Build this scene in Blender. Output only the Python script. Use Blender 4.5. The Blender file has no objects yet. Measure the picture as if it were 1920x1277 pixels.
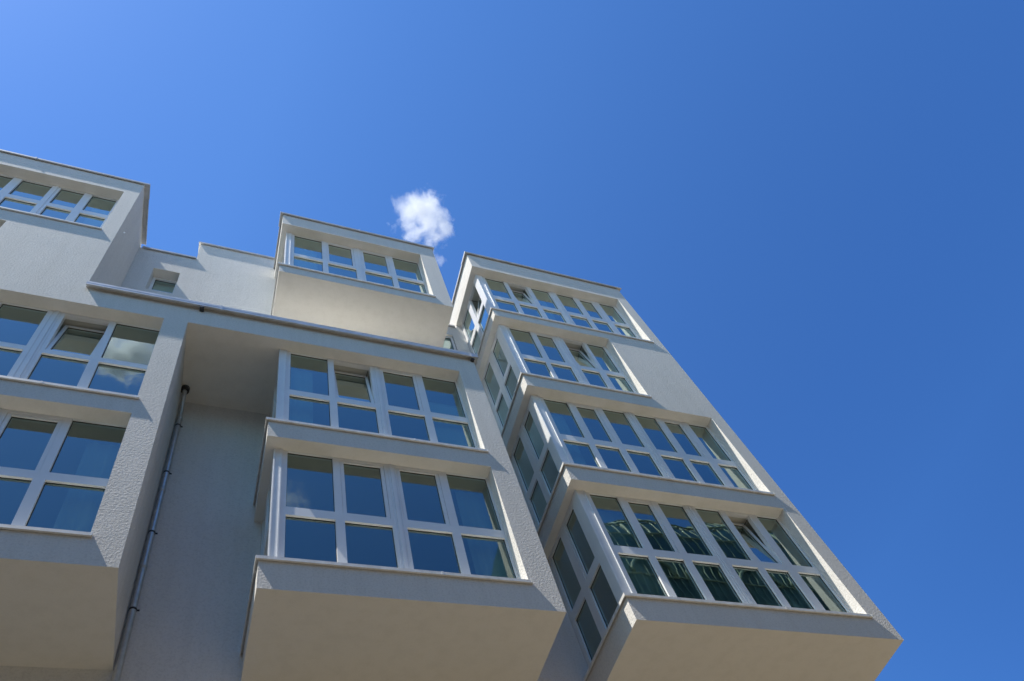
import bpy, bmesh, math, random
from mathutils import Vector, Matrix, noise
random.seed(7)
sc = bpy.context.scene
COL = sc.collection

# ------------------------------------------------------------------ materials
def mat(name, base, rough=.6, spec=.5, metal=0.0, ior=1.5):
    m = bpy.data.materials.new(name); m.use_nodes = True
    b = m.node_tree.nodes['Principled BSDF']
    b.inputs['Base Color'].default_value = (*base, 1)
    b.inputs['Roughness'].default_value = rough
    b.inputs['Specular IOR Level'].default_value = spec
    b.inputs['Metallic'].default_value = metal
    b.inputs['IOR'].default_value = ior
    return m, m.node_tree, b

def nz(nt, scale, detail=3, rough=.5, vec=None, sc3=None):
    n = nt.nodes.new('ShaderNodeTexNoise')
    n.inputs['Scale'].default_value = scale; n.inputs['Detail'].default_value = detail
    n.inputs['Roughness'].default_value = rough
    g = nt.nodes.new('ShaderNodeNewGeometry')
    out = g.outputs['Position']
    if sc3:
        mp = nt.nodes.new('ShaderNodeMapping'); mp.inputs['Scale'].default_value = sc3
        nt.links.new(out, mp.inputs['Vector']); out = mp.outputs['Vector']
    nt.links.new(out, n.inputs['Vector'])
    return n

def ramp(nt, src, stops):
    r = nt.nodes.new('ShaderNodeValToRGB')
    els = r.color_ramp.elements
    while len(els) < len(stops): els.new(.5)
    for e, (p, c) in zip(els, stops):
        e.position = p; e.color = (*c, 1) if len(c) == 3 else c
    nt.links.new(src, r.inputs['Fac']); return r

def bump(nt, bsdf, layers):
    prev = None
    for n, dist, st in layers:
        b = nt.nodes.new('ShaderNodeBump'); b.inputs['Distance'].default_value = dist; b.inputs['Strength'].default_value = st
        nt.links.new(n.outputs['Fac'] if 'Fac' in n.outputs else n.outputs[0], b.inputs['Height'])
        if prev: nt.links.new(prev.outputs['Normal'], b.inputs['Normal'])
        prev = b
    nt.links.new(prev.outputs['Normal'], bsdf.inputs['Normal'])

def plaster(name, c0, c1, grain, wave, grain_scale=48):
    m, nt, b = mat(name, c0, .9, .2)
    a = nz(nt, .55, 5, .6, sc3=(1, 1, .45))
    r = ramp(nt, a.outputs['Fac'], [(.3, c0), (.72, c1)])
    # faint rain streaks that run down the render
    s = nz(nt, 1.0, 4, .6, sc3=(5.5, 5.5, .22))
    rs = ramp(nt, s.outputs['Fac'], [(.45, (1, 1, 1)), (.8, (.91, .91, .90))])
    mx = nt.nodes.new('ShaderNodeMix'); mx.data_type = 'RGBA'; mx.blend_type = 'MULTIPLY'; mx.inputs['Factor'].default_value = .8
    nt.links.new(r.outputs['Color'], mx.inputs['A']); nt.links.new(rs.outputs['Color'], mx.inputs['B'])
    gp = nz(nt, grain_scale * 1.15, 2, .6); rg = ramp(nt, gp.outputs['Fac'], [(.34, (.90, .90, .90)), (.52, (1, 1, 1))] if grain > .003 else [(.3, (.97, .97, .97)), (.6, (1, 1, 1))])
    m2 = nt.nodes.new('ShaderNodeMix'); m2.data_type = 'RGBA'; m2.blend_type = 'MULTIPLY'; m2.inputs['Factor'].default_value = 1
    nt.links.new(mx.outputs['Result'], m2.inputs['A']); nt.links.new(rg.outputs['Color'], m2.inputs['B'])
    nt.links.new(m2.outputs['Result'], b.inputs['Base Color'])
    g1 = nz(nt, grain_scale, 3, .65); g2 = nz(nt, grain_scale * 2.7, 1, .5)
    w = nz(nt, 1.0, 3, .5, sc3=(1.3, 1.3, 2.6))
    bump(nt, b, [(w, wave, 1), (g1, grain, 1), (g2, grain * .35, 1)])
    return m

M = {}
M['stucco'] = plaster('white_stucco', (.75, .73, .695), (.70, .68, .645), .0120, .004, 31)
M['soffit'] = plaster('smooth_soffit_render', (.81, .79, .74), (.79, .77, .72), .0007, .001)
M['room'] = mat('room_paint', (.62, .62, .58), .9, .2)[0]
m, nt, b = mat('white_window_plastic', (.80, .81, .82), .32, .5)
n = nz(nt, 2.2, 4, .6); r = ramp(nt, n.outputs['Fac'], [(.3, (.82, .83, .84)), (.75, (.74, .75, .76))])
nt.links.new(r.outputs['Color'], b.inputs['Base Color']); M['frame'] = m
M['gasket'] = mat('black_rubber', (.012, .013, .014), .6)[0]
m, nt, b = mat('white_coated_sheet', (.78, .78, .77), .38, .5, .0)
n = nz(nt, 9, 4, .6); r = ramp(nt, n.outputs['Fac'], [(.35, (.80, .80, .79)), (.8, (.58, .57, .54))])
nt.links.new(r.outputs['Color'], b.inputs['Base Color']); M['sill'] = m
m, nt, b = mat('weathered_zinc', (.50, .50, .50), .45, .5, .45)
n = nz(nt, 6, 5, .65); r = ramp(nt, n.outputs['Fac'], [(.3, (.62, .62, .62)), (.75, (.42, .42, .41))])
nt.links.new(r.outputs['Color'], b.inputs['Base Color']); M['zinc'] = m
m, nt, b = mat('galvanised_pipe', (.5, .52, .54), .38, .5, .6)
n = nz(nt, 12, 4, .6); r = ramp(nt, n.outputs['Fac'], [(.3, (.58, .60, .62)), (.75, (.42, .44, .46))])
nt.links.new(r.outputs['Color'], b.inputs['Base Color']); M['pipe'] = m
m, nt, b = mat('bright_zinc_sheet', (.70, .69, .66), .34, .5, .85)
n = nz(nt, 1.0, 3, .6, sc3=(2.6, .4, 1)); bump(nt, b, [(n, .13, 1)]); M['bright'] = m
M['dark'] = mat('dark_rubber_collar', (.02, .02, .022), .5)[0]
M['blind'] = mat('pale_roller_blind', (.62, .66, .66), .85, .2)[0]

def glass_mat():
    m = bpy.data.materials.new('coated_window_glass'); m.use_nodes = True; nt = m.node_tree
    nt.nodes.clear(); out = nt.nodes.new('ShaderNodeOutputMaterial')
    tr = nt.nodes.new('ShaderNodeBsdfTransparent'); tr.inputs['Color'].default_value = (.58, .76, .72, 1)
    gl = nt.nodes.new('ShaderNodeBsdfGlossy'); gl.inputs['Roughness'].default_value = 0.0
    gl.inputs['Color'].default_value = (.78, .93, .90, 1)
    w = nz(nt, 1.3, 2, .45); bm_ = nt.nodes.new('ShaderNodeBump'); bm_.inputs['Distance'].default_value = .0014
    nt.links.new(w.outputs['Fac'], bm_.inputs['Height']); nt.links.new(bm_.outputs['Normal'], gl.inputs['Normal'])
    fr = nt.nodes.new('ShaderNodeFresnel'); fr.inputs['IOR'].default_value = 1.5
    mr = nt.nodes.new('ShaderNodeMapRange')
    for k, v in zip(('From Min', 'From Max', 'To Min', 'To Max'), (.04, .30, .14, .90)): mr.inputs[k].default_value = v
    nt.links.new(fr.outputs[0], mr.inputs['Value'])
    mx = nt.nodes.new('ShaderNodeMixShader'); nt.links.new(mr.outputs[0], mx.inputs[0])
    nt.links.new(tr.outputs[0], mx.inputs[1]); nt.links.new(gl.outputs[0], mx.inputs[2])
    nt.links.new(mx.outputs[0], out.inputs['Surface']); return m
M['glass'] = glass_mat()

# ------------------------------------------------------------------ helpers
def link(name, bm, mats, parent=None, smooth=False):
    me = bpy.data.meshes.new(name); bm.to_mesh(me); bm.free()
    for m in (mats if isinstance(mats, (list, tuple)) else [mats]): me.materials.append(m)
    if smooth: me.polygons.foreach_set('use_smooth', [True] * len(me.polygons))
    o = bpy.data.objects.new(name, me); COL.objects.link(o)
    if parent: o.parent = parent
    return o
def empty(name, loc=(0, 0, 0), parent=None):
    o = bpy.data.objects.new(name, None); o.location = loc; COL.objects.link(o); o.parent = parent; return o
def tag(o, label=None, cat=None, group=None, kind=None):
    for k, v in (('label', label), ('category', cat), ('group', group), ('kind', kind)):
        if v: o[k] = v
    return o
ID = lambda p: p
def add_box(bm, a, b, T=ID, mi=0):
    (x0, y0, z0), (x1, y1, z1) = a, b
    vs = [bm.verts.new(T(Vector(p))) for p in ((x0,y0,z0),(x1,y0,z0),(x1,y1,z0),(x0,y1,z0),(x0,y0,z1),(x1,y0,z1),(x1,y1,z1),(x0,y1,z1))]
    fs = []
    for q in ((0,3,2,1),(4,5,6,7),(0,1,5,4),(1,2,6,5),(2,3,7,6),(3,0,4,7)):
        f = bm.faces.new([vs[i] for i in q]); f.material_index = mi; fs.append(f)
    return fs
def tube(bm, pts, rads, seg=20, mi=0, cap=True):
    rings = []
    for i, p in enumerate(pts):
        p = Vector(p)
        d = (Vector(pts[min(i+1, len(pts)-1)]) - Vector(pts[max(i-1, 0)])).normalized()
        a = d.cross(Vector((1, 0, 0)));  a = a.normalized() if a.length > .01 else d.cross(Vector((0, 1, 0))).normalized()
        b = d.cross(a).normalized(); r = rads[i] if isinstance(rads, (list, tuple)) else rads
        rings.append([bm.verts.new(p + r * (math.cos(t) * a + math.sin(t) * b)) for t in (2*math.pi*k/seg for k in range(seg))])
    for A, B in zip(rings, rings[1:]):
        for k in range(seg):
            f = bm.faces.new((A[k], A[(k+1) % seg], B[(k+1) % seg], B[k])); f.material_index = mi; f.smooth = True
    if cap:
        for R_ in (rings[0], rings[-1][::-1]): f = bm.faces.new(R_[::-1]); f.material_index = mi
    bmesh.ops.recalc_face_normals(bm, faces=bm.faces)

def grid(cx, cy, cz, cls, parts, T=ID, face_mat=None):
    """one clean skin round the solid cells of a 3-D grid; returns {part: bmesh} without inner or doubled faces"""
    cx, cy, cz = [sorted(set(round(v, 4) for v in c)) for c in (cx, cy, cz)]
    nx, ny, nzz = len(cx)-1, len(cy)-1, len(cz)-1
    C = {}
    for i in range(nx):
        for j in range(ny):
            for k in range(nzz):
                C[i,j,k] = cls((cx[i]+cx[i+1])/2, (cy[j]+cy[j+1])/2, (cz[k]+cz[k+1])/2)
    bms = {p: (bmesh.new(), {}) for p in parts}
    D = [((1,0,0), ((1,0,0),(1,1,0),(1,1,1),(1,0,1))), ((-1,0,0), ((0,0,0),(0,0,1),(0,1,1),(0,1,0))),
         ((0,1,0), ((0,1,0),(0,1,1),(1,1,1),(1,1,0))), ((0,-1,0), ((0,0,0),(1,0,0),(1,0,1),(0,0,1))),
         ((0,0,1), ((0,0,1),(1,0,1),(1,1,1),(0,1,1))), ((0,0,-1), ((0,0,0),(0,1,0),(1,1,0),(1,0,0)))]
    for (i,j,k), c in C.items():
        if c not in bms: continue
        bm, vs = bms[c]
        for d, q in D:
            nb = C.get((i+d[0], j+d[1], k+d[2]), 'air')
            if nb in bms: continue
            f = []
            for o in q:
                key = (i+o[0], j+o[1], k+o[2])
                if key not in vs: vs[key] = bm.verts.new(T(Vector((cx[key[0]], cy[key[1]], cz[key[2]]))))
                f.append(vs[key])
            fc = bm.faces.new(f)
            fc.material_index = face_mat(c, nb, d) if face_mat else 0
    return {p: b[0] for p, b in bms.items()}

# ------------------------------------------------------------------ the building
G0 = 0.0                                           # ground level; the wall plane of the bays is y = 0
W = .20                                            # depth of the reveals
BL, BT, BR = 1.47, 1.34, 1.60                      # planes of the recessed wall: left gap, roof terrace, right gap
LEFT = -6.9
R0, R1, RG = 4.914, 9.217, 5.05
M0, M1, MG = .409, 3.975, .525
L1, LU1 = -.928, -2.51
CZ0, CZ1 = 14.793, 15.42                           # deep cornice band over the left and middle bays
# openings: bay -> (x0, x1, sill, head, wraps round the left corner)
OP = {
 'R4': (R0, 8.90, 8.905, 11.60, 1), 'R3': (R0, 8.90, 12.016, 14.737, 1), 'R2': (R0, 7.655, 15.185, 17.99, 1), 'R1': (R0, 8.93, 18.337, 21.037, 1),
 'M4': (M0, 3.610, 8.991, 11.629, 1), 'M3': (M0, 3.610, 12.053, 14.793, 1), 'U': (M0, 3.600, 18.311, 21.01, 1),
 'L4': (-5.60, -1.275, 9.114, 11.713, 0), 'L3': (-5.60, -1.275, 12.113, 14.775, 0), 'L2': (-6.4, -4.16, 15.1, 17.622, 0), 'LU': (-6.55, -2.79, 18.157, 20.678, 0),
}
RB, RT, MB_, UB, UT, LB, LT = 8.458, 21.93, 8.497, 17.947, 21.69, 8.644, 21.48
def bay_of(x, z):
    if x > R0 and RB < z < RT: return 'R'
    if M0 < x < M1 and UB < z < UT: return 'U'
    if LU1 < x < M1 and CZ0 < z < CZ1: return 'C'
    if M0 < x < M1 and MB_ < z < CZ0: return 'M'
    if LEFT < x < L1 and LB < z < CZ0: return 'L'
    if LEFT < x < LU1 and CZ0 <= z < LT: return 'L'
    return None
PARTN = {'R': 'bay_right', 'U': 'bay_roof', 'M': 'bay_middle', 'L': 'bay_left', 'C': 'cornice'}
def cls(x, y, z):
    back = BR if x > M1 else (BT if z > CZ1 else BL)
    if x > R0 and z > RB: back = 99
    b = bay_of(x, z)
    top = 21.25 if x < -1.32 else (22.33 if x < M1 else 20.9)
    if b:
        for n, (x0, x1, s, h, wrap) in OP.items():
            if n[0] != b and not (n == 'U' and b == 'U'): continue
            if s < z < h:
                # the wrapped corner: everything left of the glass line and in front of the wall is open
                if x0 < x < x1 and y < W: return 'air'
                if wrap:
                    g = RG if b == 'R' else MG
                    wb = BR if b == 'R' else (BT if b == 'U' else BL)
                    if x < g and y < wb: return 'air'
                    if x > g and x < x1 + .08 and W < y < 3.8: return 'room'
                else:
                    if x0 - .08 < x < x1 + .08 and W < y < 3.8: return 'room'
        if y < back or b == 'R': return PARTN[b] if y < (BR if b == 'R' else back) else 'wall'
        return 'wall'
    if y > back and z < top and x < R1:
        # small niches for the two little windows in the recessed wall
        if -2.08 < x < -1.55 and 19.0 < z < 20.20 and y < BT + .34: return 'air'
        if 4.30 < x < 4.72 and 19.35 < z < 20.35 and y < BR + .13: return 'air'
        return 'wall'
    return 'air'
cx = [-12, LEFT, LU1, L1, M0, MG, M1, R0, RG, R1, -1.32, -2.08, -1.55, 4.30, 4.72]
cy = [0, W, 3.8, 9.0, BL, BT, BR, BT + .34, BR + .13]
cz = [G0, RB, RT, MB_, UB, UT, LB, LT, CZ0, CZ1, 21.25, 22.33, 20.9, 19.0, 20.20, 19.35, 20.35]
for (x0, x1, s, h, w_) in OP.values(): cx += [x0, x1, x0 - .08, x1 + .08]; cz += [s, h]
def fmat(c, nb, d):
    if nb == 'room': return 2
    if d == (0, 0, -1): return 1
    return 0
bms = grid(cx, cy, cz, cls, ['bay_right', 'bay_roof', 'bay_middle', 'bay_left', 'cornice', 'wall'], face_mat=fmat)
BLD = tag(empty('apartment_building', (0, 0, 0)), 'white rendered apartment block with stacked projecting window bays against the blue sky', 'building')
WM = [M['stucco'], M['soffit'], M['room']]
LBL = {'bay_right': 'tall projecting bay at the right end with windows wrapping its left corner', 'bay_roof': 'single storey bay overhanging the roof terrace',
       'bay_middle': 'middle projecting bay under the long cornice', 'bay_left': 'left projecting bay rising past the cornice'}
PO = {}
for k, bm in bms.items():
    PO[k] = link('bay' if k.startswith('bay') else k, bm, WM, BLD)
    if k in LBL: PO[k]['label'] = LBL[k]

# ------------------------------------------------------------------ sills and copings
def edge_strip(name, path, t, drop, back, p, m, parent, ends=True):
    """metal strip with a hanging lip: path = list of boxes runs ('x', x0, x1, y) or ('y', x, y0, y1)"""
    bm = bmesh.new(); th = .012
    for r in path:
        if r[0] == 'x':
            _, x0, x1, y = r
            add_box(bm, (x0, y - p, t), (x1, y + back, t + .016))
            add_box(bm, (x0, y - p, t - drop), (x1, y - p + th, t - .0005))
            add_box(bm, (x0 + .001, y - p + th, t - drop + .001), (x1 - .001, y - p + th + .014, t - drop + .006))
        else:
            _, x, y0, y1, sgn = r            # sgn -1: the strip hangs over a face that looks to -x
            xa, xb = (x - p, x + back) if sgn < 0 else (x - back, x + p)
            add_box(bm, (xa, y0, t), (xb, y1, t + .016))
            la, lb = (x - p, x - p + th) if sgn < 0 else (x + p - th, x + p)
            add_box(bm, (la, y0, t - drop), (lb, y1, t - .0005))
    return link(name, bm, m, parent)
def tabs(bm, x, y, t, p, h, w=.03):
    add_box(bm, (x, y - p - .006, t - h), (x + w, y - p - .0005, t + .03))
P_ = .034
for n, (x0, x1, s, h, wrap) in OP.items():
    par = PO[{'R': 'bay_right', 'M': 'bay_middle', 'L': 'bay_left', 'U': 'bay_roof'}[n[0]]]
    if wrap:
        wb = {'R': BR, 'M': BL, 'U': BT}[n[0]]
        o = edge_strip('sill', [('x', x0 - P_, x1 + .015, 0), ('y', x0, W, wb - .005, -1), ('y', x0, -P_ + .0125, W - .0005, -1)][:2], s, .034, W - .005, P_, M['sill'], par)
        bm = bmesh.new(); bm.from_mesh(o.data)
        add_box(bm, (x0 - P_, -P_ + .0125, s - .034), (x0 - P_ + .012, W - .0005, s - .0005))
    else:
        o = edge_strip('sill', [('x', x0 - .015, x1 + .015, 0)], s, .034, W - .005, P_, M['sill'], par)
        bm = bmesh.new(); bm.from_mesh(o.data)
    # upturned stop end and joint cover
    add_box(bm, (x1 + .0155, -P_ - .004, s - .034), (x1 + .027, -.002, s + .022))
    xm = {'R': 7.05, 'M': 2.13, 'U': 2.13, 'L': -2.75}[n[0]]
    if n not in ('R2', 'L2'): add_box(bm, (xm + .35, -P_ - .004, s - .036), (xm + .375, -P_ - .0005, s + .02))
    bm.to_mesh(o.data); bm.free()
def coping(path, t, drop, back, p, par, joints=()):
    o = edge_strip('coping', path, t, drop, back, p, M['zinc'], par)
    bm = bmesh.new(); bm.from_mesh(o.data)
    for jx in joints: add_box(bm, (jx, -p - .006, t - drop - .03), (jx + .035, -p - .0005, t + .035))
    bm.to_mesh(o.data); bm.free(); return o
coping([('x', R0 - .06, R1 + .10, 0), ('y', R0, .3, BR + 2, -1), ('y', R1 + .04, .3, 8.9, 1)], RT, .05, .30, .051, PO['bay_right'])
coping([('x', M0 - .05, M1 + .05, 0), ('y', M0, .3, BT + .6, -1), ('y', M1, .3, BT + .6, 1)], UT, .05, .30, .043, PO['bay_roof'], (2.16,))
coping([('x', LEFT - .05, LU1 + .11, 0), ('y', LU1 + .06, .3, BT, 1)], LT, .05, .30, .043, PO['bay_left'], (-4.61,))
bm = bmesh.new(); add_box(bm, (LU1 + .01, -.088, CZ1 - .06), (M1 + .08, -.076, CZ1 - .0005)); add_box(bm, (LU1 + .0105, -.0758, CZ1 - .059), (M1 + .0795, -.062, CZ1 - .054))
def wedge(x0, x1):
    sec = [(-.090, CZ1), (-.090, CZ1 + .060), (.34, CZ1 + .014), (.34, CZ1)]
    A = [bm.verts.new((x0, y, z)) for y, z in sec]; B = [bm.verts.new((x1, y, z)) for y, z in sec]
    bm.faces.new(A[::-1]); bm.faces.new(B)
    for i in range(4):
        f = bm.faces.new((A[i], A[(i+1) % 4], B[(i+1) % 4], B[i])); f.material_index = 1 if i == 1 else 0
wedge(LU1 + .01, M1 + .08)
for jx in (-.49, 3.90): add_box(bm, (jx, -.096, CZ1 - .10), (jx + .035, -.0905, CZ1 + .07))
bmesh.ops.recalc_face_normals(bm, faces=bm.faces); link('coping', bm, [M['zinc'], M['bright']], PO['cornice'])
coping([('x', LU1 + .06, -1.325, BT)], 21.25, .05, .30, .043, PO['wall'])
coping([('x', -1.37, M1 + .05, BT)], 22.33, .05, .30, .043, PO['wall'])
coping([('x', M1 + .002, R0 - .06, BR)], 20.9, .05, .30, .043, PO['wall'])
bm = bmesh.new()                                   # corner pieces that close the copings at their ends
for x, t in ((R0, RT), (M0, UT)): bm = bmesh.new(); add_box(bm, (x - .0625, -.05, t - .05), (x - .0505, .2995, t + .016)); link('coping', bm, M['zinc'], PO['bay_right' if x == R0 else 'bay_roof'])
# overflow outlets under the cornice coping
for x, y in ((-.77, -.06), (3.945, -.03)):
    bm = bmesh.new(); tube(bm, [(x, y + .06, CZ1 - .10), (x, y - .03, CZ1 - .10)], .035, 14); link('drain_outlet', bm, M['dark'], PO['cornice'])
# zinc flashing strip on the terrace edge behind the cornice
bm = bmesh.new(); add_box(bm, (LU1 + .02, .345, CZ1 + .002), (M1, BT - .01, CZ1 + .02))
for i in range(13): add_box(bm, (LU1 + .3 + i * .5, .345, CZ1 + .0205), (LU1 + .325 + i * .5, BT - .01, CZ1 + .045))
link('terrace_roof', bm, M['zinc'], PO['cornice'])

# ------------------------------------------------------------------ windows
def unit(parent, T, outer, cells, label=None, extra=(), w0=W + .003):
    """outer (u0,u1,z0,z1); cells: (u0,u1,z0,z1,kind) with kind fixed / sash / tilt; glass sizes. One frame mesh, its panes, its sashes."""
    u0, u1, z0, z1 = outer; dep = .075
    holes = []
    for c in cells:
        k = c[4]; e = 0 if k == 'fixed' else .052
        holes.append((c[0] - e, c[1] + e, c[2] - e * .6, c[3] + e, k))
    cu = [u0, u1]; czz = [z0, z1]
    for hh in holes: cu += hh[:2]; czz += hh[2:4]
    def c2(u, w, z):
        for a, b_, c_, d_, k in holes:
            if a < u < b_ and c_ < z < d_: return 'air'
        return 'f'
    bm = grid(cu, [w0, w0 + dep], czz, c2, ['f'], T=T)['f']
    for (a, b_) in extra: add_box(bm, tuple(a), tuple(b_), T)
    pane = bmesh.new(); sash_list = []
    for (a, b_, c_, d_, k), cell in zip(holes, cells):
        ga, gb, gc, gd = cell[:4]
        if k == 'fixed':
            g = .007; wy = w0 + .032
            for q in (((ga, wy, gc), (ga + g, wy + .01, gd)), ((gb - g, wy, gc), (gb, wy + .01, gd)), ((ga + g, wy, gc), (gb - g, wy + .01, gc + g)), ((ga + g, wy, gd - g), (gb - g, wy + .01, gd))):
                add_box(bm, *q, T, 1)
            v = [pane.verts.new(T(Vector(p))) for p in ((ga, wy + .006, gc), (gb, wy + .006, gc), (gb, wy + .006, gd), (ga, wy + .006, gd))]
            pane.faces.new(v)
        else: sash_list.append((a + .004, b_ - .004, c_ + .004, d_ - .004, ga, gb, gc, gd, k))
    bmesh.ops.recalc_face_normals(bm, faces=bm.faces)
    fo = link('window', bm, [M['frame'], M['gasket']], BLD)
    if label: fo['label'] = label
    for f in pane.faces:
        f.normal_update()
        if f.normal.dot(T(Vector((0, -1, 0))) - T(Vector((0, 0, 0)))) < 0: f.normal_flip()
    link('pane', pane, M['glass'], fo)
    for (a, b_, c_, d_, ga, gb, gc, gd, k) in sash_list:
        ang = math.radians(7.5 if k == 'tilt' else (11 if k == 'wide' else 0)); ws = w0 + .006
        hinge = Vector((0, ws + .03, c_))
        def TS(p, T=T, ang=ang, hinge=hinge):
            y, z = p.y - hinge.y, p.z - hinge.z
            return T(Vector((p.x, hinge.y + y * math.cos(ang) + z * math.sin(ang), hinge.z - y * math.sin(ang) + z * math.cos(ang))))
        bs = grid([a, ga, gb, b_], [ws, ws + .07], [c_, gc, gd, d_], lambda u, w, z: 'air' if (ga < u < gb and gc < z < gd) else 'f', ['f'], T=TS)['f']
        g = .007; wy = ws + .022
        for q in (((ga, wy, gc), (ga + g, wy + .01, gd)), ((gb - g, wy, gc), (gb, wy + .01, gd)), ((ga + g, wy, gc), (gb - g, wy + .01, gc + g)), ((ga + g, wy, gd - g), (gb - g, wy + .01, gd))):
            add_box(bs, *q, TS, 1)
        v = [bs.verts.new(TS(Vector(p))) for p in ((ga, wy + .006, gc), (gb, wy + .006, gc), (gb, wy + .006, gd), (ga, wy + .006, gd))]
        gf = bs.faces.new(v); gf.material_index = 2
        if k != 'sash':                              # stay arm and latch of the tilted sash
            add_box(bs, (b_ - .05, ws + .07, d_ - .10), (b_ - .03, ws + .085, d_ + .02), TS, 1)
            top = TS(Vector((b_ - .03, ws + .07, d_ - .05))); end = T(Vector((b_ - .02, w0 + .05, d_ - .06)))
            tube(bs, [end, top], .006, 8, 1)
        bmesh.ops.recalc_face_normals(bs, faces=[f for f in bs.faces if f is not gf]); gf.normal_update()
        if gf.normal.dot(T(Vector((0, -1, 0))) - T(Vector((0, 0, 0)))) < 0: gf.normal_flip()
        so = link('sash', bs, [M['frame'], M['gasket'], M['glass']], fo)
        if k != 'sash': so['label'] = 'sash tilted open inwards at the top'
    return fo

# glass columns (u0,u1) of the upper row, of the lower row, and which uppers are sashes
R6U = [(5.285, 5.785), (5.94, 6.33), (6.51, 7.0), (7.21, 7.69), (7.85, 8.21), (8.43, 8.872)]
R6L = [(5.285, 5.785), (5.9, 6.38), (6.51, 7.0), (7.21, 7.69), (7.81, 8.26), (8.43, 8.872)]
R4U = [(5.285, 5.785), (5.92, 6.30), (6.62, 7.02), (7.16, 7.59)]; R4L = [(5.285, 5.785), (5.88, 6.36), (6.58, 7.02), (7.17, 7.62)]
MU = [(.705, 1.315), (1.465, 1.983), (2.262, 2.79), (2.962, 3.585)]; ML = [(.705, 1.315), (1.43, 2.045), (2.235, 2.845), (2.962, 3.585)]
spec = {  # name: uppers, lowers, kinds, transom top, transom bottom, coupling x, post x
 'R4': (R6U, R6L, 'fsfftf', 10.265, 10.095, 7.105), 'R3': (R6U, R6L, 'fsffsf', 13.405, 13.225, 7.105),
 'R2': (R4U, R4L, 'fstf', 16.625, 16.46, 6.46), 'R1': (R6U, R6L, 'ftffsf', 19.84, 19.66, 7.105),
 'M4': (MU, ML, 'fssf', 10.315, 10.145, 2.14), 'M3': (MU, ML, 'ftsf', 13.445, 13.285, 2.14), 'U': (MU, ML, 'fssf', 19.76, 19.615, 2.14),
}
KIND = {'f': 'fixed', 's': 'sash', 't': 'tilt'}
floor_names = {'R4': 'lowest window of the right bay', 'R3': 'second window up in the right bay', 'R2': 'shorter four-light window of the right bay', 'R1': 'topmost window of the right bay',
               'M4': 'lower window of the middle bay', 'M3': 'window of the middle bay under the cornice', 'U': 'window of the bay on the roof terrace'}
def cells_for(up, lo, kinds, tt, tb, s, h):
    out = []
    for (a, b_), k in zip(up, kinds):
        out.append((a, b_, tt + (0 if k == 'f' else .012), h + (.045 if k == 'f' else -.045), KIND[k]))
    for a, b_ in lo: out.append((a, b_, s + .11, tb, 'fixed'))
    return out
for n, (up, lo, kinds, tt, tb, cpl) in spec.items():
    x0, x1, s, h, wrap = OP[n]
    par = PO[{'R': 'bay_right', 'M': 'bay_middle', 'U': 'bay_roof'}[n[0]]]
    g = RG if n[0] == 'R' else MG; dx = .17 if n[0] == 'R' else .125
    wb = {'R': BR, 'M': BL, 'U': BT}[n[0]]
    z0, z1 = s + .017, h - .001
    w0 = W + .003
    # corner post, its ridges, and the battens over the coupling of two units
    ex = [((g - .004, W - .012, z0), (g + dx, W + .15, z1)),
          ((g + dx - .035, W - .026, z0 + .001), (g + dx - .020, W - .010, z1 - .001)),
          ((g + .004, W - .020, z0 + .001), (g + .016, W - .010, z1 - .001)),
          ((cpl - .022, W - .012, z0 + .001), (cpl + .022, W + .010, z1 - .001)),
          ((cpl - .058, W - .005, z0 + .002), (cpl - .046, W + .010, z1 - .002)),
          ((cpl + .046, W - .005, z0 + .002), (cpl + .058, W + .010, z1 - .002))]
    # thin sill nosing along the transom
    fo = unit(par, ID, (g + dx + .0005, x1 + .05, z0, z1), cells_for(up, lo, kinds, tt, tb, s, h - .05), floor_names[n], ex)
    # left return of the window, facing -x
    TX = (lambda gg: (lambda p: Vector((gg + (p.y - W), p.x, p.z))))(g)
    yb = wb
    if n[0] == 'R':
        cs = [(.445, .80, tt - .02, h - .115, 'wide' if n == 'R1' else 'sash'), (1.035, 1.50, tt - .03, h - .06, 'fixed'), (.39, .865, s + .12, tb - .04, 'fixed'), (1.035, 1.50, s + .12, tb - .04, 'fixed')]
    else:
        cs = [(.445, .80, tt - .02, h - .115, 'sash'), (.98, yb - .09, tt - .03, h - .06, 'fixed'), (.40, .84, s + .12, tb - .04, 'fixed'), (.98, yb - .09, s + .12, tb - .04, 'fixed')]
    unit(par, TX, (W + .1505, yb - .002, z0, z1), cs, 'narrow side window round the corner of the bay', w0=W + .002)
# left bay: mirrored rhythm, wide coupling at x = -2.77
LU_, LL_ = [(-1.945, -1.32), (-2.60, -2.09)], [(-1.945, -1.32), (-2.665, -2.07)]
for n, tt, tb, kinds in (('L4', 10.465, 10.305, 'fs'), ('L3', 13.49, 13.355, 'ft')):
    x0, x1, s, h, wrap = OP[n]
    cs = []
    for (a, b_), k in zip(LU_, kinds): cs.append((a, b_, tt + (0 if k == 'f' else .012), (h - .005 if k == 'f' else h - .11), KIND[k]))
    for a, b_ in LL_: cs.append((a, b_, s + .11, tb, 'fixed'))
    for a, b_ in ((-3.50, -2.89), (-4.20, -3.63), (-4.85, -4.33), (-5.52, -4.96)):
        cs += [(a, b_, tt, h - .005, 'fixed'), (a, b_, s + .11, tb, 'fixed')]
    ex = [((-2.785, W - .010, s + .018), (-2.745, W + .01, h - .002)), ((-2.83, W - .005, s + .018), (-2.818, W + .01, h - .002)), ((-2.722, W - .005, s + .018), (-2.71, W + .01, h - .002))]
    unit(PO['bay_left'], ID, (x0 - .05, x1 + .05, s + .017, h - .001), cs, 'lower window of the left bay' if n == 'L4' else 'window of the left bay level with the cornice', ex)
x0, x1, s, h, wrap = OP['LU']; cs = []
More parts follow.
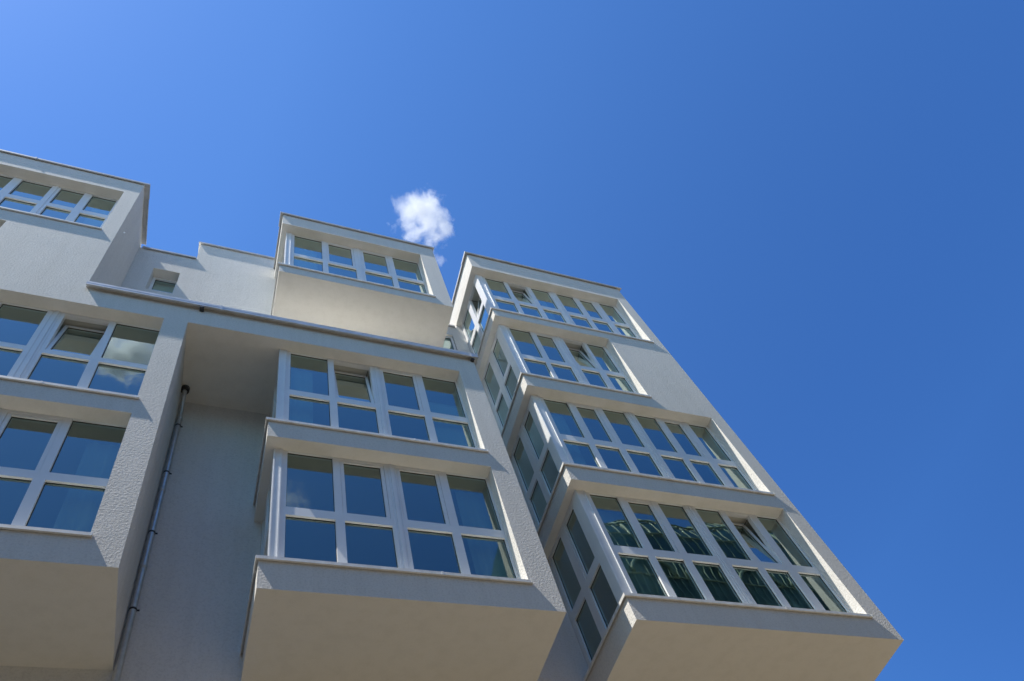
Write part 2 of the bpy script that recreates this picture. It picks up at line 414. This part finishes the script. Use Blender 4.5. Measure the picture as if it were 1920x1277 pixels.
for i, (a, b_) in enumerate(((-3.37, -2.91), (-3.945, -3.51), (-4.64, -4.10), (-5.30, -4.79), (-5.87, -5.42), (-6.48, -5.99))):
    cs += [(a, b_, 19.60, h - .03, 'fixed'), (a, b_, s + .11, 19.415, 'fixed')]
unit(PO['bay_left'], ID, (x0 - .05, x1 + .05, s + .017, h - .001), cs, 'top window of the left bay above the blank wall', [((-4.04, W - .010, s + .018), (-4.0, W + .01, h - .002))])
x0, x1, s, h, wrap = OP['L2']
cs = [(a, b_, z0, z1, 'fixed') for a, b_ in ((-4.72, -4.20), (-5.4, -4.85), (-6.1, -5.55)) for z0, z1 in ((s + .11, 16.35), (16.5, h - .03))]
unit(PO['bay_left'], ID, (x0 - .05, x1 + .05, s + .017, h - .001), cs)
# the two little windows in the recessed walls
unit(PO['wall'], ID, (-2.078, -1.552, 19.002, 20.198), [(-2.02, -1.61, 19.06, 20.13, 'fixed')], 'small single window on the recessed terrace wall', w0=BT + .21)
bm = bmesh.new(); add_box(bm, (-2.07, BT + .30, 19.01), (-1.56, BT + .31, 20.0)); link('blind', bm, M['blind'], PO['wall'])
unit(PO['wall'], ID, (4.302, 4.718, 19.352, 20.348), [(4.35, 4.67, 19.42, 20.29, 'fixed')], 'small window half hidden in the gap between two bays', w0=BR + .05)
bm = bmesh.new(); add_box(bm, (4.27, BR - .05, 19.325), (4.75, BR + .045, 19.350)); link('sill', bm, M['sill'], PO['wall'])
# blind drawn behind one light of the middle bay
bm = bmesh.new(); add_box(bm, (2.975, .36, 12.15), (3.66, .375, 14.05)); add_box(bm, (2.975, .352, 14.05), (3.66, .383, 14.08)); tag(link('blind', bm, M['blind'], PO['bay_middle']), 'pale blind behind the last light of the upper middle window')

mc, nt, b = mat('sheer_curtain', (.66, .68, .64), .9, .1)
def curtain(par, x0, x1, z0, z1, y=.46, sw=.0):
    bm = bmesh.new(); n = max(8, int((x1 - x0) / .018)); rows = []
    for k in range(7):
        t = k / 6; z = z1 + (z0 - z1) * t
        rows.append([bm.verts.new((x0 + (x1 - x0) * i / n * (1 + sw * t), y + .022 * math.sin(i * .75 + .6 * math.sin(i * .21)) * (.5 + .5 * t) + .01 * math.sin(z * 3), z)) for i in range(n + 1)])
    for a, b_ in zip(rows, rows[1:]):
        for i in range(n): f = bm.faces.new((a[i], a[i+1], b_[i+1], b_[i])); f.smooth = True
    o = link('curtain', bm, mc, par); sm = o.modifiers.new('thickness', 'SOLIDIFY'); sm.thickness = .002; return o
for par, x0, x1, s_, h_ in (('bay_right', 5.30, 6.15, 8.95, 11.5), ('bay_right', 8.45, 8.85, 12.1, 14.65), ('bay_right', 5.35, 5.75, 12.1, 14.65), ('bay_right', 7.2, 7.6, 15.3, 17.9), ('bay_right', 6.5, 7.0, 18.4, 20.95),
        ('bay_middle', .72, 1.1, 12.15, 14.7), ('bay_middle', 3.15, 3.6, 9.1, 11.55), ('bay_left', -1.75, -1.33, 9.2, 11.6), ('bay_roof', .72, 1.25, 18.4, 20.9), ('bay_left', -3.35, -2.95, 18.3, 20.6)):
    curtain(PO[par], x0, x1, s_, h_)

# ------------------------------------------------------------------ rain pipe in the recess
px, py, pr = -.868, 1.405, .040
bm = bmesh.new()
pts = [(px, 1.20, CZ0 - .02), (px, 1.20, CZ0 - .16), (px, 1.225, CZ0 - .24), (px, 1.375, CZ0 - .52), (px, py, CZ0 - .62), (px, py, CZ0 - .8), (px, py, .05)]
tube(bm, pts, [pr - .004] * 5 + [pr, pr], 24)
dp = link('rain_pipe', bm, M['pipe'], BLD)
bm = bmesh.new(); tube(bm, [(px, 1.20, CZ0 + .02), (px, 1.20, CZ0 - .10), (px, 1.20, CZ0 - .115)], [.068, .068, .055], 24); link('collar', bm, M['dark'], dp)
for z in (13.87, 12.5, 11.05, 9.55, 8.0, 6.4, 4.8, 3.2, 1.6):
    bm = bmesh.new(); tube(bm, [(px, py, z - .016), (px, py, z + .016)], pr + .004, 24)
    add_box(bm, (px + .045, py - .008, z - .008), (px + .072, py + .008, z + .008)); add_box(bm, (px - .006, py + .045, z - .01), (px + .006, BL + .01, z + .01))
    link('bracket', bm, M['dark'], dp)
for z in (14.10, 12.05, 10.35, 7.2, 4.2):
    bm = bmesh.new(); tube(bm, [(px, py, z - .05), (px, py, z + .05), (px, py, z + .055)], [pr + .004, pr + .004, pr], 24); link('socket', bm, M['pipe'], dp)

# ------------------------------------------------------------------ ground
def ground_mat():
    m, nt, b = mat('pale_paving', (.3, .28, .24), .85, .3)
    br = nt.nodes.new('ShaderNodeTexBrick'); g = nt.nodes.new('ShaderNodeNewGeometry'); nt.links.new(g.outputs['Position'], br.inputs['Vector'])
    br.inputs['Scale'].default_value = 1.2; br.inputs['Mortar Size'].default_value = .012
    br.inputs['Color1'].default_value = (.215, .175, .112, 1); br.inputs['Color2'].default_value = (.19, .152, .097, 1); br.inputs['Mortar'].default_value = (.16, .14, .12, 1)
    nt.links.new(br.outputs['Color'], b.inputs['Base Color']); return m
bm = bmesh.new(); vs = [bm.verts.new((x, y, 0)) for x, y in ((-400, -400), (400, -400), (400, 400), (-400, 400))]; bm.faces.new(vs)
tag(link('ground', bm, ground_mat()), 'pale paved ground in front of the apartment block', kind='structure')

ma, nt, b = mat('asphalt', (.06, .06, .058), .9, .3)  # dark sheet added on the unseen ground to weaken bounce under the left bays
n = nz(nt, 30, 3, .6); r = ramp(nt, n.outputs['Fac'], [(.3, (.045, .045, .043)), (.7, (.075, .073, .068))]); nt.links.new(r.outputs['Color'], b.inputs['Base Color'])
bm = bmesh.new(); vs = [bm.verts.new((x, y, .004)) for x, y in ((-60, -13), (.8, -13), (.8, 1.4), (-60, 1.4))]; bm.faces.new(vs)
tag(link('dark_ground_sheet', bm, ma), 'unseen dark asphalt sheet added to dim the light bounced up at the left', kind='structure')

# ------------------------------------------------------------------ the ribbed green roof that the lowest right windows mirror
OB = tag(empty('glass_roofed_building', (13.5, -13.5, 0)), 'green building with a ribbed curved roof, mirrored in the lowest right windows', 'building')
mg = mat('green_roof_glass', (.012, .045, .034), .25, .6)[0]
mw = mat('pale_green_ribs', (.14, .21, .15), .6)[0]
m, nt, b = mat('green_facade', (.05, .10, .08), .5); M['gf'] = m
wv = nz(nt, 1.0, 4, .6, sc3=(.9, .9, .45)); r = ramp(nt, wv.outputs['Fac'], [(.38, (.014, .045, .040)), (.55, (.05, .11, .095)), (.7, (.17, .29, .26))]); nt.links.new(r.outputs['Color'], b.inputs['Base Color'])
bm = bmesh.new(); add_box(bm, (0, -9, 0), (24, 0, 28.6)); link('wall', bm, M['gf'], OB)
for i in range(8):
    for z in (3.0, 6.4, 9.8, 13.2, 16.6, 20, 23.4): bm = bmesh.new(); add_box(bm, (1 + i * 2.9, .004, z), (2.6 + i * 2.9, .03, z + 2.1)); link('window', bm, mg, OB)
def vault(t, x, rad=4.4):                        # barrel vault that climbs towards +x, t 0..1 from front eave to back eave
    a = t * math.pi; crown = 5.6 + x * .17 + .35 * math.sin(x * 1.1)
    return Vector((x, -.1 - rad + rad * math.cos(a), 28.6 + crown * math.sin(a) ** .85))
bm = bmesh.new(); NX, NT = 48, 24; vv = [[bm.verts.new(vault(j / NT, i * .5)) for j in range(NT + 1)] for i in range(NX + 1)]
for i in range(NX):
    for j in range(NT): f = bm.faces.new((vv[i][j], vv[i+1][j], vv[i+1][j+1], vv[i][j+1])); f.smooth = True
bm.faces.new([vv[0][j] for j in range(NT + 1)]); bm.faces.new([vv[NX][j] for j in range(NT, -1, -1)])
bmesh.ops.recalc_face_normals(bm, faces=bm.faces); link('roof', bm, mg, OB)
bm = bmesh.new()
for i in range(0, 40):
    x = .2 + i * .6
    tube(bm, [vault(j / 24, min(24, x + j * .05)) + Vector((0, 0, .03)) for j in range(21)], .035 if i % 4 else .075, 6)
for t in (.10, .20, .30, .42): tube(bm, [vault(t, i * .5) + Vector((0, .05, .05)) for i in range(49)], .05, 6)
for i in range(60): tube(bm, [(.2 + i * .4, .06, 18), (.2 + i * .4, .06, 28.5)], .022, 6)
for k in range(6): tube(bm, [(0, .08, 19.2 + k * 1.65), (24, .08, 19.2 + k * 1.65)], .04, 6)
link('rib', bm, mw, OB)
for i in range(8):                                 # arched dormers
    x = 2 + i * 2.9; bm = bmesh.new()
    arc = [Vector((x + 1.1 * math.cos(a), .12, 27.4 + (i % 3) * .1 + 1.2 * math.sin(a))) for a in (math.pi * k / 12 for k in range(13))]
    tube(bm, arc, .09, 8); link('arch', bm, mw, OB)
for i in range(20):
    x = .6 + i * 1.2; bm = bmesh.new(); p = vault(.45, x)
    tube(bm, [p, p + Vector((0, .1, .45)), p + Vector((0, .1, .8))], [.06, .04, .008], 8); link('finial', bm, mw, OB)

# unseen street front opposite, behind the photographer, added to block the low sky
OF = tag(empty('sky_blocking_front', (-34, -15, 0)), 'long unseen housing block across the street, added to block the low sky', 'building')
mb = mat('warm_bounce_render', (.38, .335, .27), .9)[0]  # warm tone set to bounce neutral light onto the white facade
bm = bmesh.new(); add_box(bm, (0, -10, 0), (46, 0, 17)); link('wall', bm, mb, OF)
bm = bmesh.new(); add_box(bm, (-.2, -10.2, 17.002), (46.2, .35, 17.4)); link('roof', bm, M['zinc'], OF)
for k, z in enumerate((1.2, 4.4, 7.6, 10.8, 14.0)):
    for i in range(14):
        bm = bmesh.new(); x = 1.4 + i * 3.2
        for q in (((x - .08, .003, z - .08), (x, .05, z + 1.78)), ((x + 1.3, .003, z - .08), (x + 1.38, .05, z + 1.78)), ((x, .003, z - .08), (x + 1.3, .05, z)), ((x, .003, z + 1.7), (x + 1.3, .05, z + 1.78)), ((x + .62, .003, z), (x + .68, .045, z + 1.7))): add_box(bm, *q)
        add_box(bm, (x + .0, .002, z + .0), (x + .62, .012, z + 1.7), mi=1); add_box(bm, (x + .68, .002, z), (x + 1.3, .012, z + 1.7), mi=1)
        link('window', bm, [M['frame'], M['gasket']], OF)

# ------------------------------------------------------------------ clouds (real volumes, far away)
def cloud(name, center, size, seed, dens, label, squash=(1, 1, 1), thr=.62):
    c = Vector(center); bm = bmesh.new(); bmesh.ops.create_icosphere(bm, subdivisions=4, radius=1)
    for v in bm.verts: v.co *= 1.25
    m = bpy.data.materials.new(name); m.use_nodes = True; nt = m.node_tree; nt.nodes.clear()
    out = nt.nodes.new('ShaderNodeOutputMaterial'); pv = nt.nodes.new('ShaderNodeVolumePrincipled')
    pv.inputs['Color'].default_value = (1, 1, 1, 1); pv.inputs['Anisotropy'].default_value = .2
    tc = nt.nodes.new('ShaderNodeTexCoord')
    ad = nt.nodes.new('ShaderNodeVectorMath'); ad.operation = 'ADD'; ad.inputs[1].default_value = (seed, seed * 1.7, -seed); nt.links.new(tc.outputs['Object'], ad.inputs[0])
    n1 = nt.nodes.new('ShaderNodeTexNoise'); n1.inputs['Scale'].default_value = 1.55; n1.inputs['Detail'].default_value = 8; n1.inputs['Roughness'].default_value = .66; n1.inputs['Distortion'].default_value = .35
    nt.links.new(ad.outputs[0], n1.inputs['Vector'])
    ln = nt.nodes.new('ShaderNodeVectorMath'); ln.operation = 'LENGTH'; nt.links.new(tc.outputs['Object'], ln.inputs[0])
    # density = (noise*k - r) clipped
    mul = nt.nodes.new('ShaderNodeMath'); mul.operation = 'MULTIPLY'; mul.inputs[1].default_value = 2.6; nt.links.new(n1.outputs['Fac'], mul.inputs[0])
    sub = nt.nodes.new('ShaderNodeMath'); sub.operation = 'SUBTRACT'; nt.links.new(mul.outputs[0], sub.inputs[0]); nt.links.new(ln.outputs['Value'], sub.inputs[1])
    s2 = nt.nodes.new('ShaderNodeMath'); s2.operation = 'SUBTRACT'; s2.inputs[1].default_value = thr; nt.links.new(sub.outputs[0], s2.inputs[0])
    mr = nt.nodes.new('ShaderNodeMapRange'); mr.inputs['From Min'].default_value = 0; mr.inputs['From Max'].default_value = .45; mr.inputs['To Min'].default_value = 0; mr.inputs['To Max'].default_value = dens
    nt.links.new(s2.outputs[0], mr.inputs['Value']); nt.links.new(mr.outputs[0], pv.inputs['Density']); nt.links.new(pv.outputs[0], out.inputs['Volume'])
    o = link('cloud', bm, m); o.location = c; o.scale = Vector(squash) * size
    tag(o, label, 'cloud'); return o
CAM = Vector((0, -6, 1.6))
def at(d, dist): return CAM + Vector(d).normalized() * dist
cloud('small_white_cloud', at((0.1820, 0.2685, 1.0090), 900), 33, 27.4, .06, 'small ragged white cloud above the roof terrace bay', (1, 1, .9), .50)
cloud('cloud_wisp', at((0.2049, 0.3045, .9785), 900), 10, 8.3, .025, 'faint scrap of cloud below the small white cloud')
cloud('mirrored_cloud', at((-.117, -.437, .892), 900), 52, 27.4, .2, 'white cloud mirrored in the window of the left bay', (.85, .9, .8))
cloud('mirrored_wisp', at((.07, -.56, .825), 900), 26, 9.1, .015, 'thin cloud mirrored in the lower middle window')

# ------------------------------------------------------------------ sky and sun
S = Vector((.213, .034, -.48)).normalized()        # way the sunlight travels
el = math.asin(-S.z); rot = math.atan2(-S.x, -S.y)
sun = bpy.data.lights.new('sun', 'SUN'); sun.energy = 5.0; sun.angle = math.radians(.53); sun.color = (1, .94, .84)
so = bpy.data.objects.new('sun', sun); COL.objects.link(so); so.rotation_euler = S.to_track_quat('-Z', 'Y').to_euler()
w = bpy.data.worlds.new('World'); sc.world = w; w.use_nodes = True; nt = w.node_tree
bg = nt.nodes['Background']; sky = nt.nodes.new('ShaderNodeTexSky'); sky.sky_type = 'NISHITA'; sky.sun_disc = False
sky.sun_elevation = el; sky.sun_rotation = rot; sky.air_density = 1.0; sky.dust_density = .12; sky.ozone_density = 3.0; sky.altitude = 200
hs = nt.nodes.new('ShaderNodeHueSaturation'); hs.inputs['Saturation'].default_value = 1.10; hs.inputs['Value'].default_value = 1.0
nt.links.new(sky.outputs[0], hs.inputs['Color']); tm = nt.nodes.new('ShaderNodeMix'); tm.data_type = 'RGBA'; tm.blend_type = 'MULTIPLY'; tm.inputs['Factor'].default_value = 1; tm.inputs['B'].default_value = (1.08, .83, .54, 1)
gm = nt.nodes.new('ShaderNodeGamma'); gm.inputs['Gamma'].default_value = 1.9; dk = nt.nodes.new('ShaderNodeMix'); dk.data_type = 'RGBA'; dk.blend_type = 'DARKEN'; dk.inputs['Factor'].default_value = 1; dk.inputs['B'].default_value = (2.2, 2.8, 3.9, 1)
nt.links.new(hs.outputs[0], dk.inputs['A']); nt.links.new(dk.outputs['Result'], gm.inputs['Color']); nt.links.new(gm.outputs[0], tm.inputs['A']); # the sky deepens away from the sun, towards +x (a direction in the world)
tcw = nt.nodes.new('ShaderNodeTexCoord'); dt = nt.nodes.new('ShaderNodeVectorMath'); dt.operation = 'DOT_PRODUCT'; dt.inputs[1].default_value = (1, 0, -1); nt.links.new(tcw.outputs['Generated'], dt.inputs[0])
mr = nt.nodes.new('ShaderNodeMapRange'); mr.inputs['From Min'].default_value = -1.4; mr.inputs['From Max'].default_value = 1; nt.links.new(dt.outputs['Value'], mr.inputs['Value'])
rp = ramp(nt, mr.outputs[0], [(.08, (.86, .87, .90)), (.17, (1.05, 1.02, 1.0)), (.30, (1.02, 1.0, 1.0)), (.542, (.76, .84, .95)), (.625, (.70, .79, .91)), (.729, (.46, .55, .70))])
t2 = nt.nodes.new('ShaderNodeMix'); t2.data_type = 'RGBA'; t2.blend_type = 'MULTIPLY'; t2.inputs['Factor'].default_value = 1
nt.links.new(tm.outputs['Result'], t2.inputs['A']); nt.links.new(rp.outputs['Color'], t2.inputs['B']); nt.links.new(t2.outputs['Result'], bg.inputs['Color']); bg.inputs['Strength'].default_value = .095

# ------------------------------------------------------------------ camera
cam = bpy.data.cameras.new('camera'); co = bpy.data.objects.new('camera', cam); COL.objects.link(co); sc.camera = co
r_ = Vector((0.92906514, -0.29515212, -0.22298699)); u_ = Vector((-0.12329979, -0.81541819, 0.56558848)); f_ = Vector((0.34876229, 0.49797429, 0.79396881))
co.matrix_world = Matrix(((r_.x, u_.x, -f_.x, CAM.x), (r_.y, u_.y, -f_.y, CAM.y), (r_.z, u_.z, -f_.z, CAM.z), (0, 0, 0, 1)))
cam.sensor_width = 36; cam.lens = 36 * 1532.67 / 1920
cam.shift_x = (960 - 1002.38) / 1920; cam.shift_y = (917.0 - 638.5) / 1920
cam.clip_start = .1; cam.clip_end = 5000
sc.view_settings.view_transform = 'Standard'; sc.view_settings.look = 'None'; sc.view_settings.exposure = .63; sc.view_settings.gamma = 1
sc.cycles.max_bounces = 10; sc.cycles.sample_clamp_indirect = 30; sc.cycles.blur_glossy = .25; sc.cycles.caustics_reflective = True; sc.cycles.diffuse_bounces = 5; sc.cycles.glossy_bounces = 5; sc.cycles.transparent_max_bounces = 12; sc.cycles.volume_bounces = 5
